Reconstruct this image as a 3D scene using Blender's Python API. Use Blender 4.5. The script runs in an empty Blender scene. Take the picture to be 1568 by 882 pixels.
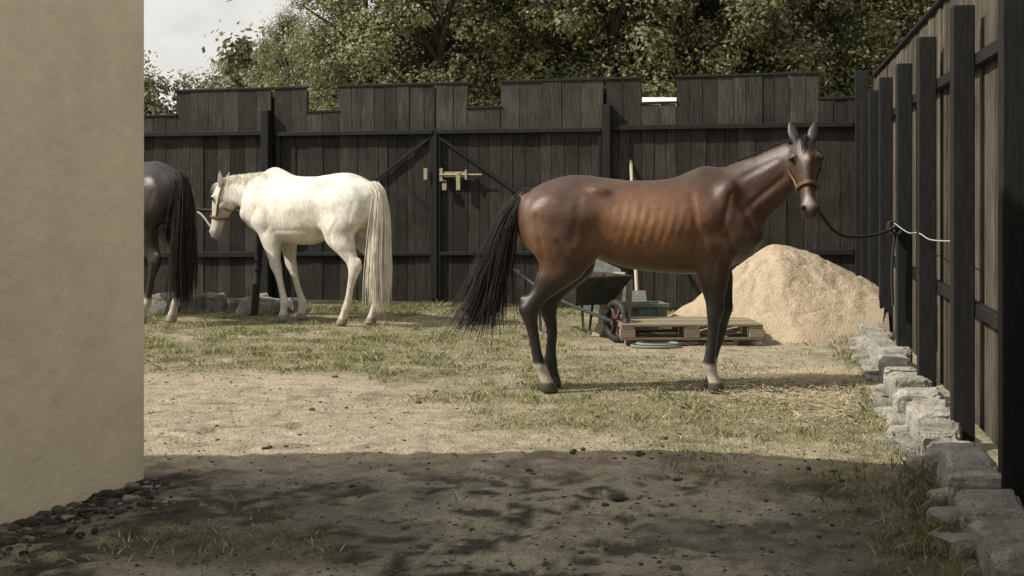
import bpy, math, random
import numpy as np
from mathutils import Vector, Matrix
random.seed(7); RNG=np.random.default_rng(11)
scene=bpy.context.scene
# ------------------------------------------------------------ noise
def _h(ix,iy,iz,s):
    n=(ix.astype(np.int64)*374761393+iy.astype(np.int64)*668265263+iz.astype(np.int64)*1274126177+s*362437)&0xffffffff
    n=((n^(n>>13))*1103515245)&0xffffffff
    n=((n^(n>>16))*69069)&0xffffffff
    return ((n^(n>>15))&0xffff)/65535.0
def vnoise(p,s=0):
    p=np.asarray(p,float); i=np.floor(p); f=p-i; f=f*f*(3-2*f); i=i.astype(np.int64)
    r=0
    for a in (0,1):
        for b in (0,1):
            for c in (0,1):
                w=(f[:,0] if a else 1-f[:,0])*(f[:,1] if b else 1-f[:,1])*(f[:,2] if c else 1-f[:,2])
                r=r+w*_h(i[:,0]+a,i[:,1]+b,i[:,2]+c,s)
    return r
def fbm(p,s=0,o=4):
    p=np.asarray(p,float); r=0;a=.5;t=0
    for k in range(o):
        r=r+a*vnoise(p*(2**k),s+k*17); t+=a; a*=.5
    return r/t
def fbm2(x,y,sc,s=0,o=4):
    x=np.asarray(x,float);y=np.asarray(y,float)
    return fbm(np.stack([x.ravel()*sc,y.ravel()*sc,np.zeros(x.size)+s*3.3],1),s,o).reshape(x.shape)
def sst(a,b,x):
    t=np.clip((np.asarray(x,float)-a)/(b-a),0,1); return t*t*(3-2*t)
# ------------------------------------------------------------ mesh helpers
def link(o,parent=None):
    scene.collection.objects.link(o)
    if parent is not None: o.parent=parent
    return o
def np_mesh(name,V,F,mat=None,cols=None,smooth=False,parent=None):
    V=np.asarray(V,np.float32); F=np.asarray(F,np.int32)
    me=bpy.data.meshes.new(name); n,k=F.shape
    me.vertices.add(len(V)); me.vertices.foreach_set("co",V.ravel())
    me.loops.add(n*k); me.loops.foreach_set("vertex_index",F.ravel())
    me.polygons.add(n); me.polygons.foreach_set("loop_start",np.arange(0,n*k,k,dtype=np.int32))
    try: me.polygons.foreach_set("loop_total",np.full(n,k,dtype=np.int32))
    except Exception: pass
    me.polygons.foreach_set("use_smooth",np.full(n,smooth))
    me.update(calc_edges=True)
    if cols is not None: set_col(me,cols)
    if mat: me.materials.append(mat)
    return link(bpy.data.objects.new(name,me),parent)
def set_col(me,cols):
    cols=np.asarray(cols,np.float32)
    if cols.shape[1]==3: cols=np.concatenate([cols,np.ones((len(cols),1),np.float32)],1)
    a=me.color_attributes.new("Col",'FLOAT_COLOR','POINT'); a.data.foreach_set("color",cols.ravel())
class MB:
    def __init__(s): s.v=[];s.f=[];s.c=[]
    def add(s,V,F,col=(1,1,1)):
        o=len(s.v); s.v+= [tuple(p) for p in V]; s.f+=[tuple(i+o for i in f) for f in F]
        s.c+= [tuple(col)]*len(V)
    def box(s,x0,x1,y0,y1,z0,z1,col=(1,1,1),M=None):
        V=[(x,y,z) for z in (z0,z1) for y in (y0,y1) for x in (x0,x1)]
        if M is not None: V=[tuple(M@Vector(p)) for p in V]
        s.add(V,[(0,2,3,1),(4,5,7,6),(0,1,5,4),(1,3,7,5),(3,2,6,7),(2,0,4,6)],col)
    def beam(s,a,b,w,h,col=(1,1,1),up=(0,0,1)):
        a=Vector(a);b=Vector(b);t=(b-a).normalized();u=Vector(up)
        sd=t.cross(u)
        if sd.length<1e-3: sd=t.cross(Vector((0,1,0)))
        sd.normalize(); u=sd.cross(t).normalized()
        V=[]
        for p in (a,b):
            for i,j in ((-1,-1),(1,-1),(1,1),(-1,1)): V.append(p+sd*(i*w/2)+u*(j*h/2))
        s.add(V,[(0,1,2,3)[::-1],(4,5,6,7),(0,1,5,4),(1,2,6,5),(2,3,7,6),(3,0,4,7)],col)
    def tube(s,pts,rad,n=8,col=(1,1,1)):
        pts=[Vector(p) for p in pts]; V=[];F=[]
        for i,p in enumerate(pts):
            t=(pts[min(i+1,len(pts)-1)]-pts[max(i-1,0)]).normalized()
            ref=Vector((0,0,1)) if abs(t.z)<.9 else Vector((0,1,0))
            a=t.cross(ref).normalized(); b=t.cross(a)
            r=rad[i] if hasattr(rad,'__len__') else rad
            for k in range(n):
                q=2*math.pi*k/n; V.append(p+a*math.cos(q)*r+b*math.sin(q)*r)
        for i in range(len(pts)-1):
            for k in range(n): F.append((i*n+k,i*n+(k+1)%n,(i+1)*n+(k+1)%n,(i+1)*n+k))
        F.append(tuple(range(n))); F.append(tuple((len(pts)-1)*n+k for k in range(n))[::-1])
        s.add(V,F,col)
    def obj(s,name,mat,parent=None,smooth=False,bevel=0):
        me=bpy.data.meshes.new(name); me.from_pydata([tuple(p) for p in s.v],[],s.f); me.update()
        set_col(me,s.c); me.materials.append(mat)
        if smooth: me.polygons.foreach_set("use_smooth",[True]*len(me.polygons))
        o=link(bpy.data.objects.new(name,me),parent)
        if bevel:
            b=o.modifiers.new("bev",'BEVEL'); b.width=bevel; b.segments=1; b.limit_method='ANGLE'
        return o
def empty(name,loc=(0,0,0),rz=0):
    e=bpy.data.objects.new(name,None); e.location=loc; e.rotation_euler=(0,0,rz); return link(e)
# ------------------------------------------------------------ materials
def M(name,base=(1,1,1),rough=.85,spec=.25,attr=True,n1=None,n2=None,bump=None,metal=0,transl=0,sheen=0,coat=0):
    """n1/n2: (scale, stretch xyz, lo, hi) colour multipliers; bump: (scale,stretch,strength,dist)"""
    m=bpy.data.materials.new(name); m.use_nodes=True; nt=m.node_tree; N=nt.nodes; L=nt.links
    b=N["Principled BSDF"]; out=N["Material Output"]
    tc=N.new("ShaderNodeTexCoord")
    def noise(sc,st,det=6,rg=.6):
        mp=N.new("ShaderNodeMapping"); mp.inputs["Scale"].default_value=st; L.new(tc.outputs["Object"],mp.inputs[0])
        t=N.new("ShaderNodeTexNoise"); t.inputs["Scale"].default_value=sc; t.inputs["Detail"].default_value=det; t.inputs["Roughness"].default_value=rg
        L.new(mp.outputs[0],t.inputs["Vector"]); return t.outputs["Fac"]
    rgb=N.new("ShaderNodeRGB"); rgb.outputs[0].default_value=(*base,1); cur=rgb.outputs[0]
    def mul(a,bb):
        x=N.new("ShaderNodeMix"); x.data_type='RGBA'; x.blend_type='MULTIPLY'; x.inputs[0].default_value=1
        L.new(a,x.inputs[6]); L.new(bb,x.inputs[7]); return x.outputs[2]
    if attr:
        a=N.new("ShaderNodeAttribute"); a.attribute_name="Col"; cur=mul(cur,a.outputs["Color"])
    for nn in (n1,n2):
        if nn:
            r=N.new("ShaderNodeMapRange"); r.inputs[1].default_value=.3; r.inputs[2].default_value=.7
            r.inputs[3].default_value=nn[2]; r.inputs[4].default_value=nn[3]
            L.new(noise(nn[0],nn[1]),r.inputs[0]); cur=mul(cur,r.outputs[0])
    L.new(cur,b.inputs["Base Color"]); b.inputs["Roughness"].default_value=rough
    b.inputs["Specular IOR Level"].default_value=spec; b.inputs["Metallic"].default_value=metal
    if sheen: b.inputs["Sheen Weight"].default_value=sheen; b.inputs["Sheen Roughness"].default_value=.4
    if coat: b.inputs["Coat Weight"].default_value=coat; b.inputs["Coat Roughness"].default_value=.3
    if bump:
        bp=N.new("ShaderNodeBump"); bp.inputs["Strength"].default_value=bump[2]; bp.inputs["Distance"].default_value=bump[3]
        L.new(noise(bump[0],bump[1],8,.65),bp.inputs["Height"]); L.new(bp.outputs[0],b.inputs["Normal"])
    if transl:
        t=N.new("ShaderNodeBsdfTranslucent"); L.new(cur,t.inputs[0]); mx=N.new("ShaderNodeMixShader"); mx.inputs[0].default_value=transl
        L.new(b.outputs[0],mx.inputs[1]); L.new(t.outputs[0],mx.inputs[2]); L.new(mx.outputs[0],out.inputs[0])
    return m
I3=(1,1,1)
m_ground=M("ground_mat",rough=.95,spec=.1,n1=(9,I3,.74,1.2),n2=(75,I3,.62,1.32),bump=(40,I3,.9,.05))
m_grass=M("grass_mat",rough=.7,spec=.2)
m_leaf=M("leaf_mat",rough=.5,spec=.4,transl=.34)
m_bark=M("bark_mat",(.07,.055,.04),attr=False,n1=(6,(1,1,.3),.6,1.3),bump=(20,(1,1,.3),.6,.05))
m_wood=M("fence_wood_mat",rough=.8,spec=.2,n1=(9,(8,8,.5),.45,1.55),n2=(2.2,I3,.65,1.35),bump=(14,(9,9,.5),.6,.012))
m_post=M("black_paint_mat",(.012,.0125,.0115),rough=.65,attr=False,n1=(12,(4,4,.6),.6,1.6),bump=(14,(5,5,.5),.35,.006))
m_brass=M("brass_mat",(.46,.40,.27),rough=.5,attr=False,metal=.5,n1=(60,I3,.6,1.1))
m_plaster=M("plaster_mat",(.80,.69,.48),rough=.95,spec=.1,n1=(1.1,(1,1,.7),.86,1.08),n2=(5,I3,.93,1.05),bump=(9,I3,.4,.03))
m_stone=M("granite_mat",rough=.9,spec=.2,n1=(7,I3,.5,1.2),n2=(90,I3,.7,1.25),bump=(30,I3,.9,.04))
m_sand=M("sand_mat",(.54,.435,.31),rough=.95,spec=.1,attr=False,n1=(4,I3,.84,1.08),n2=(80,I3,.7,1.2),bump=(45,I3,.9,.035))
m_pal=M("pallet_wood_mat",rough=.85,n1=(10,(1,10,10),.7,1.25),bump=(12,(1,10,10),.4,.005))
m_metal=M("painted_metal_mat",rough=.6,spec=.3,n1=(9,I3,.5,1.25),bump=(30,I3,.2,.004))
m_rope=M("rope_mat",rough=.8,bump=(120,I3,.5,.004))
m_leather=M("leather_mat",(.17,.09,.05),rough=.5,attr=False)
m_eye=M("eye_mat",(.008,.006,.005),rough=.08,spec=.8,attr=False)
m_nostril=M("nostril_mat",(.012,.009,.008),rough=.7,attr=False)
m_roof=M("roof_mat",(.12,.06,.04),attr=False,n1=(5,I3,.7,1.2))
m_van=M("van_paint_mat",rough=.3,spec=.5,n1=(3,I3,.93,1.03))
# ------------------------------------------------------------ camera / light / world
cam=bpy.data.cameras.new("camera"); cam.sensor_width=36; cam.lens=2000/1568*36; cam.shift_y=-151/1568; cam.clip_end=2000; cam.clip_start=.05
co=link(bpy.data.objects.new("camera",cam)); co.location=(0,0,1.45); co.rotation_euler=(math.pi/2,0,0); scene.camera=co
EL=math.radians(43); hd=Vector((1,.25,0)).normalized(); ldir=Vector((hd.x*math.cos(EL),hd.y*math.cos(EL),-math.sin(EL)))
sun=bpy.data.lights.new("sun",'SUN'); sun.energy=5.0; sun.angle=math.radians(.5); sun.color=(1,.945,.82)
so=link(bpy.data.objects.new("sun",sun)); so.rotation_euler=ldir.to_track_quat('-Z','Y').to_euler(); so.location=(-8,-2,12)
w=bpy.data.worlds.new("World"); scene.world=w; w.use_nodes=True; nt=w.node_tree; N=nt.nodes; L=nt.links
bg=N["Background"]; bg.inputs[1].default_value=.125
sky=N.new("ShaderNodeTexSky"); sky.sky_type='NISHITA'; sky.sun_disc=False; sky.sun_elevation=EL; sky.sun_rotation=math.atan2(-hd.x,-hd.y)%(2*math.pi); sky.dust_density=2.5
tc=N.new("ShaderNodeTexCoord"); mp=N.new("ShaderNodeMapping"); mp.inputs["Scale"].default_value=(1.6,1.6,5); L.new(tc.outputs["Generated"],mp.inputs[0])
nz=N.new("ShaderNodeTexNoise"); nz.inputs["Scale"].default_value=1.7; nz.inputs["Detail"].default_value=8; nz.inputs["Roughness"].default_value=.55; L.new(mp.outputs[0],nz.inputs["Vector"])
rp=N.new("ShaderNodeValToRGB"); rp.color_ramp.elements[0].position=.34; rp.color_ramp.elements[1].position=.52; L.new(nz.outputs["Fac"],rp.inputs[0])
mx=N.new("ShaderNodeMix"); mx.data_type='RGBA'; L.new(rp.outputs[0],mx.inputs[0]); L.new(sky.outputs[0],mx.inputs[6])
nz2=N.new("ShaderNodeTexNoise"); nz2.inputs["Scale"].default_value=4; nz2.inputs["Detail"].default_value=6; L.new(mp.outputs[0],nz2.inputs["Vector"])
rp2=N.new("ShaderNodeValToRGB"); rp2.color_ramp.elements[0].position=.3; rp2.color_ramp.elements[0].color=(5.4,5.4,5.2,1); rp2.color_ramp.elements[1].position=.6; rp2.color_ramp.elements[1].color=(7.4,7.2,6.7,1)
L.new(nz2.outputs["Fac"],rp2.inputs[0]); L.new(rp2.outputs[0],mx.inputs[7]); L.new(mx.outputs[2],bg.inputs[0])
scene.view_settings.view_transform='Standard'; scene.view_settings.look='None'; scene.view_settings.exposure=0
# ------------------------------------------------------------ ground
def grass_mask(x,y):
    g=np.interp(x,[-6,-2.9,-1.45,-.66,.27,.65,1.32,2.4],[10.4,10.2,10.0,9.1,8.2,7.5,6.7,6.1])
    n=fbm2(x,y,1.1,5,5); n2=fbm2(x,y,4.5,9,3)
    m=sst(-.8,.9,(y-g)+(n-.5)*4.5)
    sandy=np.exp(-(((x-2.45)/1.0)**2+((y-10.6)/1.6)**2))+.8*np.exp(-(((x+.6)/1.2)**2+((y-14.2)/.7)**2))+.9*np.exp(-(((x-1.8)/1.5)**2+((y-12)/.9)**2))+.5*np.exp(-(((x-.9)/1.1)**2+((y-9.3)/.35)**2))
    m=m*(1-np.clip(sandy,0,1)*.85)
    fr=sst(1.0,1.7,x+(n-.5)*1.6)*sst(7.4,6.6,y); fl=np.exp(-(((x+1.25)/.55)**2+((y-5.35)/.35)**2))
    m=np.maximum(m,np.clip(.85*fr+.9*fl,0,1)*sst(.35,.6,n+.1))
    m=m*sst(.30,.66,.42*n+.62*n2+.04)
    m=np.where(y>15.8,.9,m)
    return np.clip(m,0,1)
def ground_z(x,y):
    near=sst(17,14,y)*sst(6,4.6,np.abs(x))
    return near*(.03*(fbm2(x,y,2.2,21,4)-.5)+.05*(fbm2(x,y,10,31,3)-.5)*sst(10.5,7,y))
ax=np.concatenate([-np.geomspace(400,4.7,22),np.arange(-4.6,4.61,.028),np.geomspace(4.7,400,22)])
ay=np.concatenate([-np.geomspace(100,1,8),np.arange(0,4.2,.3),np.arange(4.3,16.5,.028),np.geomspace(16.7,900,26)])
X,Y=np.meshgrid(ax,ay); Z=ground_z(X,Y); gm=grass_mask(X,Y)
nn=fbm2(X,Y,1.7,41,5); n3=fbm2(X,Y,7,51,4); n4=fbm2(X,Y,16,57,3)
sand=np.array([.55,.46,.335]); mud=np.array([.085,.074,.058]); gg=np.array([.235,.22,.115]); pale=np.array([.62,.535,.41])
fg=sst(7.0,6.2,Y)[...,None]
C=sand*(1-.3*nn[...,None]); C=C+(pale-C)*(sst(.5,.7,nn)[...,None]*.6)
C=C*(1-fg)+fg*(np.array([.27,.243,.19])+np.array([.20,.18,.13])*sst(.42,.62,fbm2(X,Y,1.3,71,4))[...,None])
patch=sst(.42,.6,fbm2(X,Y,.9,73,3))[...,None]
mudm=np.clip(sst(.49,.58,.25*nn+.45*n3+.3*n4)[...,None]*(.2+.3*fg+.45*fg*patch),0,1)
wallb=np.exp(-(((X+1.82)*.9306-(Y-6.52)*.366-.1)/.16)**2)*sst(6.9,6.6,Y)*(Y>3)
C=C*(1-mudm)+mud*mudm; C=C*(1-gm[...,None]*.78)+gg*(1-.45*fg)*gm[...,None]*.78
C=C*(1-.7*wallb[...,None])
hoof=sst(.6,.72,fbm2(X,Y,6,61,2))[...,None]*.3; C=C*(1-hoof)
nx,ny=len(ax),len(ay); idx=np.arange(nx*ny).reshape(ny,nx)
F=np.stack([idx[:-1,:-1],idx[:-1,1:],idx[1:,1:],idx[1:,:-1]],-1).reshape(-1,4)
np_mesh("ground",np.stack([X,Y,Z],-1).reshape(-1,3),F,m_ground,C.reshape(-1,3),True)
def blades(name,P,h,wd,cols,lean=.5):
    n=len(P); a=RNG.uniform(0,2*math.pi,n); s=np.stack([np.cos(a),np.sin(a),np.zeros(n)],1)*wd[:,None]
    l=RNG.normal(0,lean,(n,2))*h[:,None]
    t=P+np.stack([l[:,0],l[:,1],h],1); mid=P+np.stack([l[:,0]*.35,l[:,1]*.35,h*.6],1)
    V=np.stack([P-s,P+s,mid+s*.7,t,mid-s*.7],1).reshape(-1,3)
    F=np.arange(n*5).reshape(n,5)
    return np_mesh(name,V,F,m_grass,np.repeat(cols,5,axis=0))
n=360000; gx=RNG.uniform(-4.6,4.2,n); gy=4.6+RNG.uniform(0,1,n)**.8*11.6
gmk=grass_mask(gx,gy); keep=(gx<1.12+.199*gy)&(RNG.uniform(0,1,n)<gmk**1.3*.75+.012)&~((gy<6.4)&(gx<-1.82-(6.52-gy)*.4))
gx,gy=gx[keep],gy[keep]; tuft=sst(.5,.7,fbm2(gx,gy,5,77,3)); gh=RNG.uniform(.01,.034,len(gx))*(.6+1.2*tuft)
edge=np.exp(-((gx-(1.067+.199*gy-.38))/.22)**2)+sst(15,15.8,gy)
gh=gh*(1+.8*edge); gv=RNG.uniform(.65,1.35,len(gx))[:,None]
dry=(RNG.uniform(0,1,len(gx))<.46-.25*tuft)[:,None]
gc=np.where(dry,np.array([.44,.38,.23]),np.array([.20,.22,.095]))*gv
blades("grass",np.stack([gx,gy,ground_z(gx,gy)-.003],1),gh,RNG.uniform(.0018,.004,len(gx)),gc,.7)
n=9000; wy=RNG.uniform(4.9,13.5,n); wx=1.067+.199*wy-.33+RNG.normal(0,.09,n); cl=fbm2(wx,wy,1.6,88,3)
kp=RNG.uniform(0,1,n)<sst(.40,.62,cl)*.7; wx,wy=wx[kp],wy[kp]
blades("weeds",np.stack([wx,wy,wx*0],1),RNG.uniform(.02,.09,len(wx)),RNG.uniform(.002,.0045,len(wx)),np.array([[.19,.19,.10]])*RNG.uniform(.6,1.5,(len(wx),1)),.7)
n=5000; cx=np.concatenate([RNG.normal(2.45,.25,n//2),RNG.normal(2.2,.5,n//2)]); cy=np.concatenate([RNG.normal(9.9,.22,n//2),RNG.normal(9.2,.6,n//2)])
a=RNG.uniform(0,math.pi,n); ln=RNG.uniform(.03,.1,n); dv=np.stack([np.cos(a),np.sin(a),RNG.normal(0,.1,n)],1)*ln[:,None]
sv=np.stack([-np.sin(a),np.cos(a),np.zeros(n)],1)*.0022
P=np.stack([cx,cy,.012+RNG.uniform(0,.03,n)],1)
kp=cx<1.067+.199*cy-.15
V=np.stack([P-sv,P+sv,P+dv+sv,P+dv-sv],1)[kp].reshape(-1,3)
np_mesh("straw",V,np.arange(len(V)).reshape(-1,4),m_grass,np.repeat(np.array([[.6,.5,.32]])*RNG.uniform(.7,1.2,(kp.sum(),1)),4,axis=0))
# ------------------------------------------------------------ stones
import bmesh
def ico(sub):
    b=bmesh.new(); bmesh.ops.create_icosphere(b,subdivisions=sub,radius=1)
    V=np.array([v.co[:] for v in b.verts]); F=np.array([[v.index for v in f.verts] for f in b.faces]); b.free(); return V,F
ICO={k:ico(k) for k in (1,2,3,4)}
def rocks(name,items,sub,mat,power=.55,amp=.12,smooth=False,parent=None,fine=0):
    V0,F0=ICO[sub]; Vs=[];Fs=[];Cs=[];o=0
    for k,(c,h,rz,col) in enumerate(items):
        p=np.sign(V0)*np.abs(V0)**power
        d=fbm(V0*1.6+k*7.1+50,3,3)-.5; p=p*(1+amp*2*d)[:,None]
        if fine: p=p*(1+fine*(fbm(V0*5+k*3.1+50,4,3)-.5))[:,None]; p[:,0]+=.18*math.sin(k*2.3)*p[:,2]; p[:,2]+=.15*math.cos(k*1.7)*p[:,0]
        p=p*np.array(h)
        ca,sa=math.cos(rz),math.sin(rz); p=np.stack([p[:,0]*ca-p[:,1]*sa,p[:,0]*sa+p[:,1]*ca,p[:,2]],1)+np.array(c)
        Vs.append(p);Fs.append(F0+o);o+=len(V0);Cs.append(np.tile(col,(len(V0),1)))
    return np_mesh(name,np.concatenate(Vs),np.concatenate(Fs),mat,np.concatenate(Cs),smooth,parent)
items=[]
n=3200
for k in range(n):
    y=4.7+random.random()**1.4*7.5; x=random.uniform(-.42*y,.36*y)
    if x>1.0+.199*y-.3: continue
    if y<6.52 and x< -1.82-(6.52-y)*.4+.05: continue
    r=random.choice([.003,.004,.005,.006,.008]) *random.uniform(.7,1.3)
    if random.random()<.012: r=random.uniform(.010,.02)
    c=random.choice([(.14,.12,.09),(.22,.19,.14),(.36,.31,.24),(.10,.085,.065),(.09,.075,.06)])
    items.append(((x,y,ground_z(np.array([x]),np.array([y]))[0]+r*.1),(r*1.5,r*1.1,r*.6),random.random()*6,c))
for k in range(9):
    y=random.uniform(6.0,9.0); x=random.uniform(-.2*y,.3*y); r=random.uniform(.010,.018)
    for j in range(3): items.append(((x+random.gauss(0,.025),y+random.gauss(0,.02),ground_z(np.array([x]),np.array([y]))[0]+r*.2),(r*1.2,r,r*.7),random.random()*6,(.09,.075,.055)))
rocks("pebbles",items,2,m_stone,.8,.3)
items=[]
for k in range(900):
    t=random.random()**.8*2.9; off=abs(random.gauss(0,.15))+.015
    x=-1.82-.37*t+.94*off; y=6.52-.94*t-.37*off+random.uniform(-.05,.06); r=random.uniform(.005,.016) if random.random()<.85 else random.uniform(.016,.03)
    g=random.choice([.05,.08,.12,.3])*random.uniform(.8,1.2); items.append(((x,y,r*.3),(r*1.4,r,r*.7),random.random()*6,(g*1.05,g*.93,g*.78)))
rocks("cobblestones",items,2,m_stone,.65,.3)
items=[]; d=4.6
while d<14.6:
    ln=random.uniform(.24,.46); hh=random.uniform(.09,.145)
    x=1.067+.199*(d+ln/2)-.11-random.uniform(0,.06); g=random.uniform(.36,.52)
    items.append(((x,d+ln/2,hh*.45),(ln*.52,random.uniform(.10,.15),hh),math.atan2(1,.199)+random.uniform(-.2,.2),(g,g*.94,g*.83)))
    if random.random()<.5: items.append(((x-.13,d+ln/2+.1,.0),(random.uniform(.06,.12),.08,.07),random.random()*3,(g*.9,g*.85,g*.75)))
    d+=ln+random.uniform(-.01,.05)
rocks("stone_footing",items,4,m_stone,.36,.16,fine=.14)
items=[]
for k in range(9):
    x=-4.9+k*.28+random.uniform(-.05,.05); g=random.uniform(.22,.34)
    items.append(((x,15.45+random.uniform(-.1,.1)-.0*k,.06),(random.uniform(.11,.19),.14,random.uniform(.07,.16)),random.uniform(-.3,.3),(g,g*.95,g*.85)))
items.append(((-2.95,15.2,.08),(.24,.15,.12),.1,(.34,.33,.29)))
rocks("stone_border",items,4,m_stone,.4,.18,fine=.16)
# ------------------------------------------------------------ building (wall in view; unseen gambrel top shaped for its shadow edge)
bld=empty("plaster_building"); c0=Vector((-1.82,6.52)); a_=Vector((-.366,-.9306)); b_=Vector((-1,-.03))
GP=[(0,2.6),(1.75,5.75),(4.5,6.7),(7.25,5.75),(9,2.6)]  # unseen gable outline, pitched to set where the shadow edge crosses the yard
mb=MB()
def gp(t,h,b): q=c0+a_*t+b_*b; return (q.x,q.y,h)
prof=[(.05,-.1)]+[(.05,2.66)]+GP[1:]+[(9,-.1)]
n=len(prof); V=[gp(t,h,0) for t,h in prof]+[gp(t,h,3.4) for t,h in prof]
mb.add(V,[tuple(range(n)),tuple(range(n,2*n))[::-1]]+[(i,i+n,(i+1)%n+n,(i+1)%n) for i in range(1,n)])
arc=[(c0+a_*.05),(c0+a_*.018+b_*.006),(c0+a_*.004+b_*.02),(c0+b_*.05),(c0+b_*3.4),(c0+a_*.05+b_*3.4)]
V=[(p.x,p.y,z) for z in (-.1,2.6) for p in arc]; m=len(arc)
mb.add(V,[(i,i+m,i+1+m,i+1) for i in range(m-1)]+[tuple(range(m,2*m))])
mb.obj("walls",m_plaster,bld)
mb=MB()
for (t0,h0),(t1,h1) in zip(GP[:-1],GP[1:]):
    V=[gp(t0,h0+.03,-.02),gp(t1,h1+.03,-.02),gp(t1,h1+.03,3.45),gp(t0,h0+.03,3.45)]; V+=[(x,y,z+.08) for x,y,z in V]
    mb.add(V,[(0,1,2,3),(7,6,5,4),(0,4,5,1),(1,5,6,2),(2,6,7,3),(3,7,4,0)])
mb.obj("unseen_roof",m_roof,bld)
mb=MB(); q=c0+a_*5.5-b_*.01
mb.beam((q.x,q.y,0.02),(q.x,q.y,2.1),.9,.06,(.12,.09,.06),up=(a_.x,a_.y,0)); mb.obj("door",m_wood,bld)
# ------------------------------------------------------------ back fence & gate
FA=(-4.75,17.0,0); FR=math.atan2(-2,8.77)
def hi(u): return 2.70+.009*u
def lo(u): return 2.385+.011*u
def rt(u): return 2.16+.004*u
def rb(u): return .60+.015*u
segs=[(-5,-1.2,0),(-1.2,-.8,1),(-.8,.434,1),(.434,1.745,0),(1.79,2.231,0),(2.231,2.65,1),(2.65,3.905,0),(3.925,4.321,0),(4.321,4.741,1),(4.741,6.0,0),(6.04,6.46,0),(6.46,6.871,1),(6.871,8.513,0),(8.513,8.95,1)]
def wcol(b=.032,v=.42):
    g=b*random.uniform(1-v,1+v); return (g*1.04,g*.95,g*.80)
def planks(mb,u0,u1,zb,topf,y0,y1,wmin=.13,wmax=.2,b=.032,gap=.003):
    n=max(1,round((u1-u0)/random.uniform(wmin,wmax))); st=(u1-u0)/n; us=[u0+i*st+(random.uniform(-.02,.02) if 0<i<n else 0) for i in range(n+1)]
    for i in range(n):
        j=random.uniform(-.006,.006); um=(us[i]+us[i+1])/2
        mb.box(us[i]+gap,us[i+1]-gap,y0+j,y1+j,zb(um) if callable(zb) else zb,topf(um),wcol(b))
def fence_seg(mb,mt,u0,u1,low):
    tf=lo if low else hi
    planks(mb,u0,u1,.06,lambda u:rt(u)+.02,-.012,.012)
    planks(mb,u0,u1,lambda u:rt(u)-.03,lambda u:tf(u)+.0,-.045,-.02,.15,.24,.042)
    mb.box(u0,u1,.02,.03,.1,rt((u0+u1)/2)+.1,(.02,.018,.015))  # added dark backing, blocks daylight through the board gaps
    mb.box(u0,u1,-.006,.016,rt((u0+u1)/2)+.03,tf((u0+u1)/2)-.03,(.02,.018,.015))  # same added backing behind the upper boards
    mt.beam((u0-.015,-.03,tf(u0)+.018),(u1+.015,-.03,tf(u1)+.018),.06,.03)
bf=empty("wooden_fence",FA,FR); mb=MB(); mt=MB()
for s in segs:
    if s[0]>=1.78 and s[1]<=6.01: continue
    fence_seg(mb,mt,*s)
for u0,u1 in ((-5,1.70),(6.12,8.9)):
    mt.beam((u0,-.07,rt(u0)),(u1,-.07,rt(u1)),.045,.06); mt.beam((u0,-.04,rb(u0)),(u1,-.04,rb(u1)),.05,.07)
for u,z,wd in ((-3.2,2.5,.12),(-.9,2.45,.12),(1.70,2.45,.1),(6.05,2.46,.1),(8.99,2.8,.15)):
    mt.box(u-wd/2,u+wd/2,-.15,-.03,0,z)
for u in (1.768,6.02): mt.box(u-.04,u+.04,.034,.06,0,2.62)  # added filler strips cover the bright slits beside the gate
mb.obj("boards",m_wood,bf); mt.obj("posts_and_rails",m_post,bf,bevel=.006)
gt=empty("wooden_gate",FA,FR); mb=MB(); mt=MB()
for s in segs:
    if s[0]>=1.78 and s[1]<=6.01: fence_seg(mb,mt,*s)
for u0,u1 in ((1.83,3.89),(3.945,5.98)):
    mt.beam((u0,-.072,rt(u0)-.02),(u1,-.072,rt(u1)-.02),.04,.05); mt.beam((u0,-.04,rb(u0)),(u1,-.04,rb(u1)),.05,.045)
    for u in (u0+.02,u1-.02): mt.box(u-.02,u+.02,-.062,-.014,.1,rt(u)-.05)
mt.beam((3.86,-.045,2.10),(1.9,-.045,.66),.03,.035); mt.beam((3.98,-.045,2.08),(5.95,-.045,.72),.03,.035)
mt.beam((3.86,-.035,1.15),(3.6,-.035,1.42),.03,.03)
mt.box(3.893,3.942,-.08,-.055,.1,2.2)
mb.obj("boards",m_wood,gt); mt.obj("gate_frame",m_post,gt,bevel=.004)
mb=MB()
mb.box(3.78,3.825,-.10,-.07,1.57,1.71); mb.box(3.98,4.02,-.09,-.063,1.55,1.71)
mb.tube([(3.98,-.105,1.63),(4.52,-.105,1.63)],.011,8); mb.box(4.04,4.32,-.09,-.063,1.60,1.665)
mb.box(4.20,4.25,-.125,-.09,1.44,1.655); mb.box(4.02,4.075,-.12,-.075,1.44,1.52); mb.tube([(4.03,-.1,1.52),(4.03,-.1,1.56),(4.065,-.1,1.56),(4.065,-.1,1.52)],.005,6)
mb.box(4.31,4.335,-.125,-.063,1.57,1.69)
mb.obj("latch",m_brass,gt,bevel=.004)
rf=empty("wooden_fence",(1.555,2,0),math.atan2(1,.199)); K=1.0196; mb=MB(); mt=MB()
u=-1.5
while u<13.25:
    wd=random.uniform(.12,.17); g=random.uniform(.65,1.35)*.085; j=random.uniform(-.006,.006)
    mb.box(u,u+wd-.006,-.045+j,-.02+j,.1,2.72+random.uniform(-.012,.012),(g*1.05,g*.91,g*.71)); u+=wd
mb.box(-1.5,13.2,-.07,-.06,.1,2.6,(.02,.018,.015))  # added dark sheet keeps daylight from showing between the boards
for z in (2.17,.78): mt.beam((-1.5,.006,z),(13.2,.006,z),.05,.075)
mt.beam((-1.5,-.03,2.75),(13.2,-.03,2.75),.09,.035)
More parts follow.
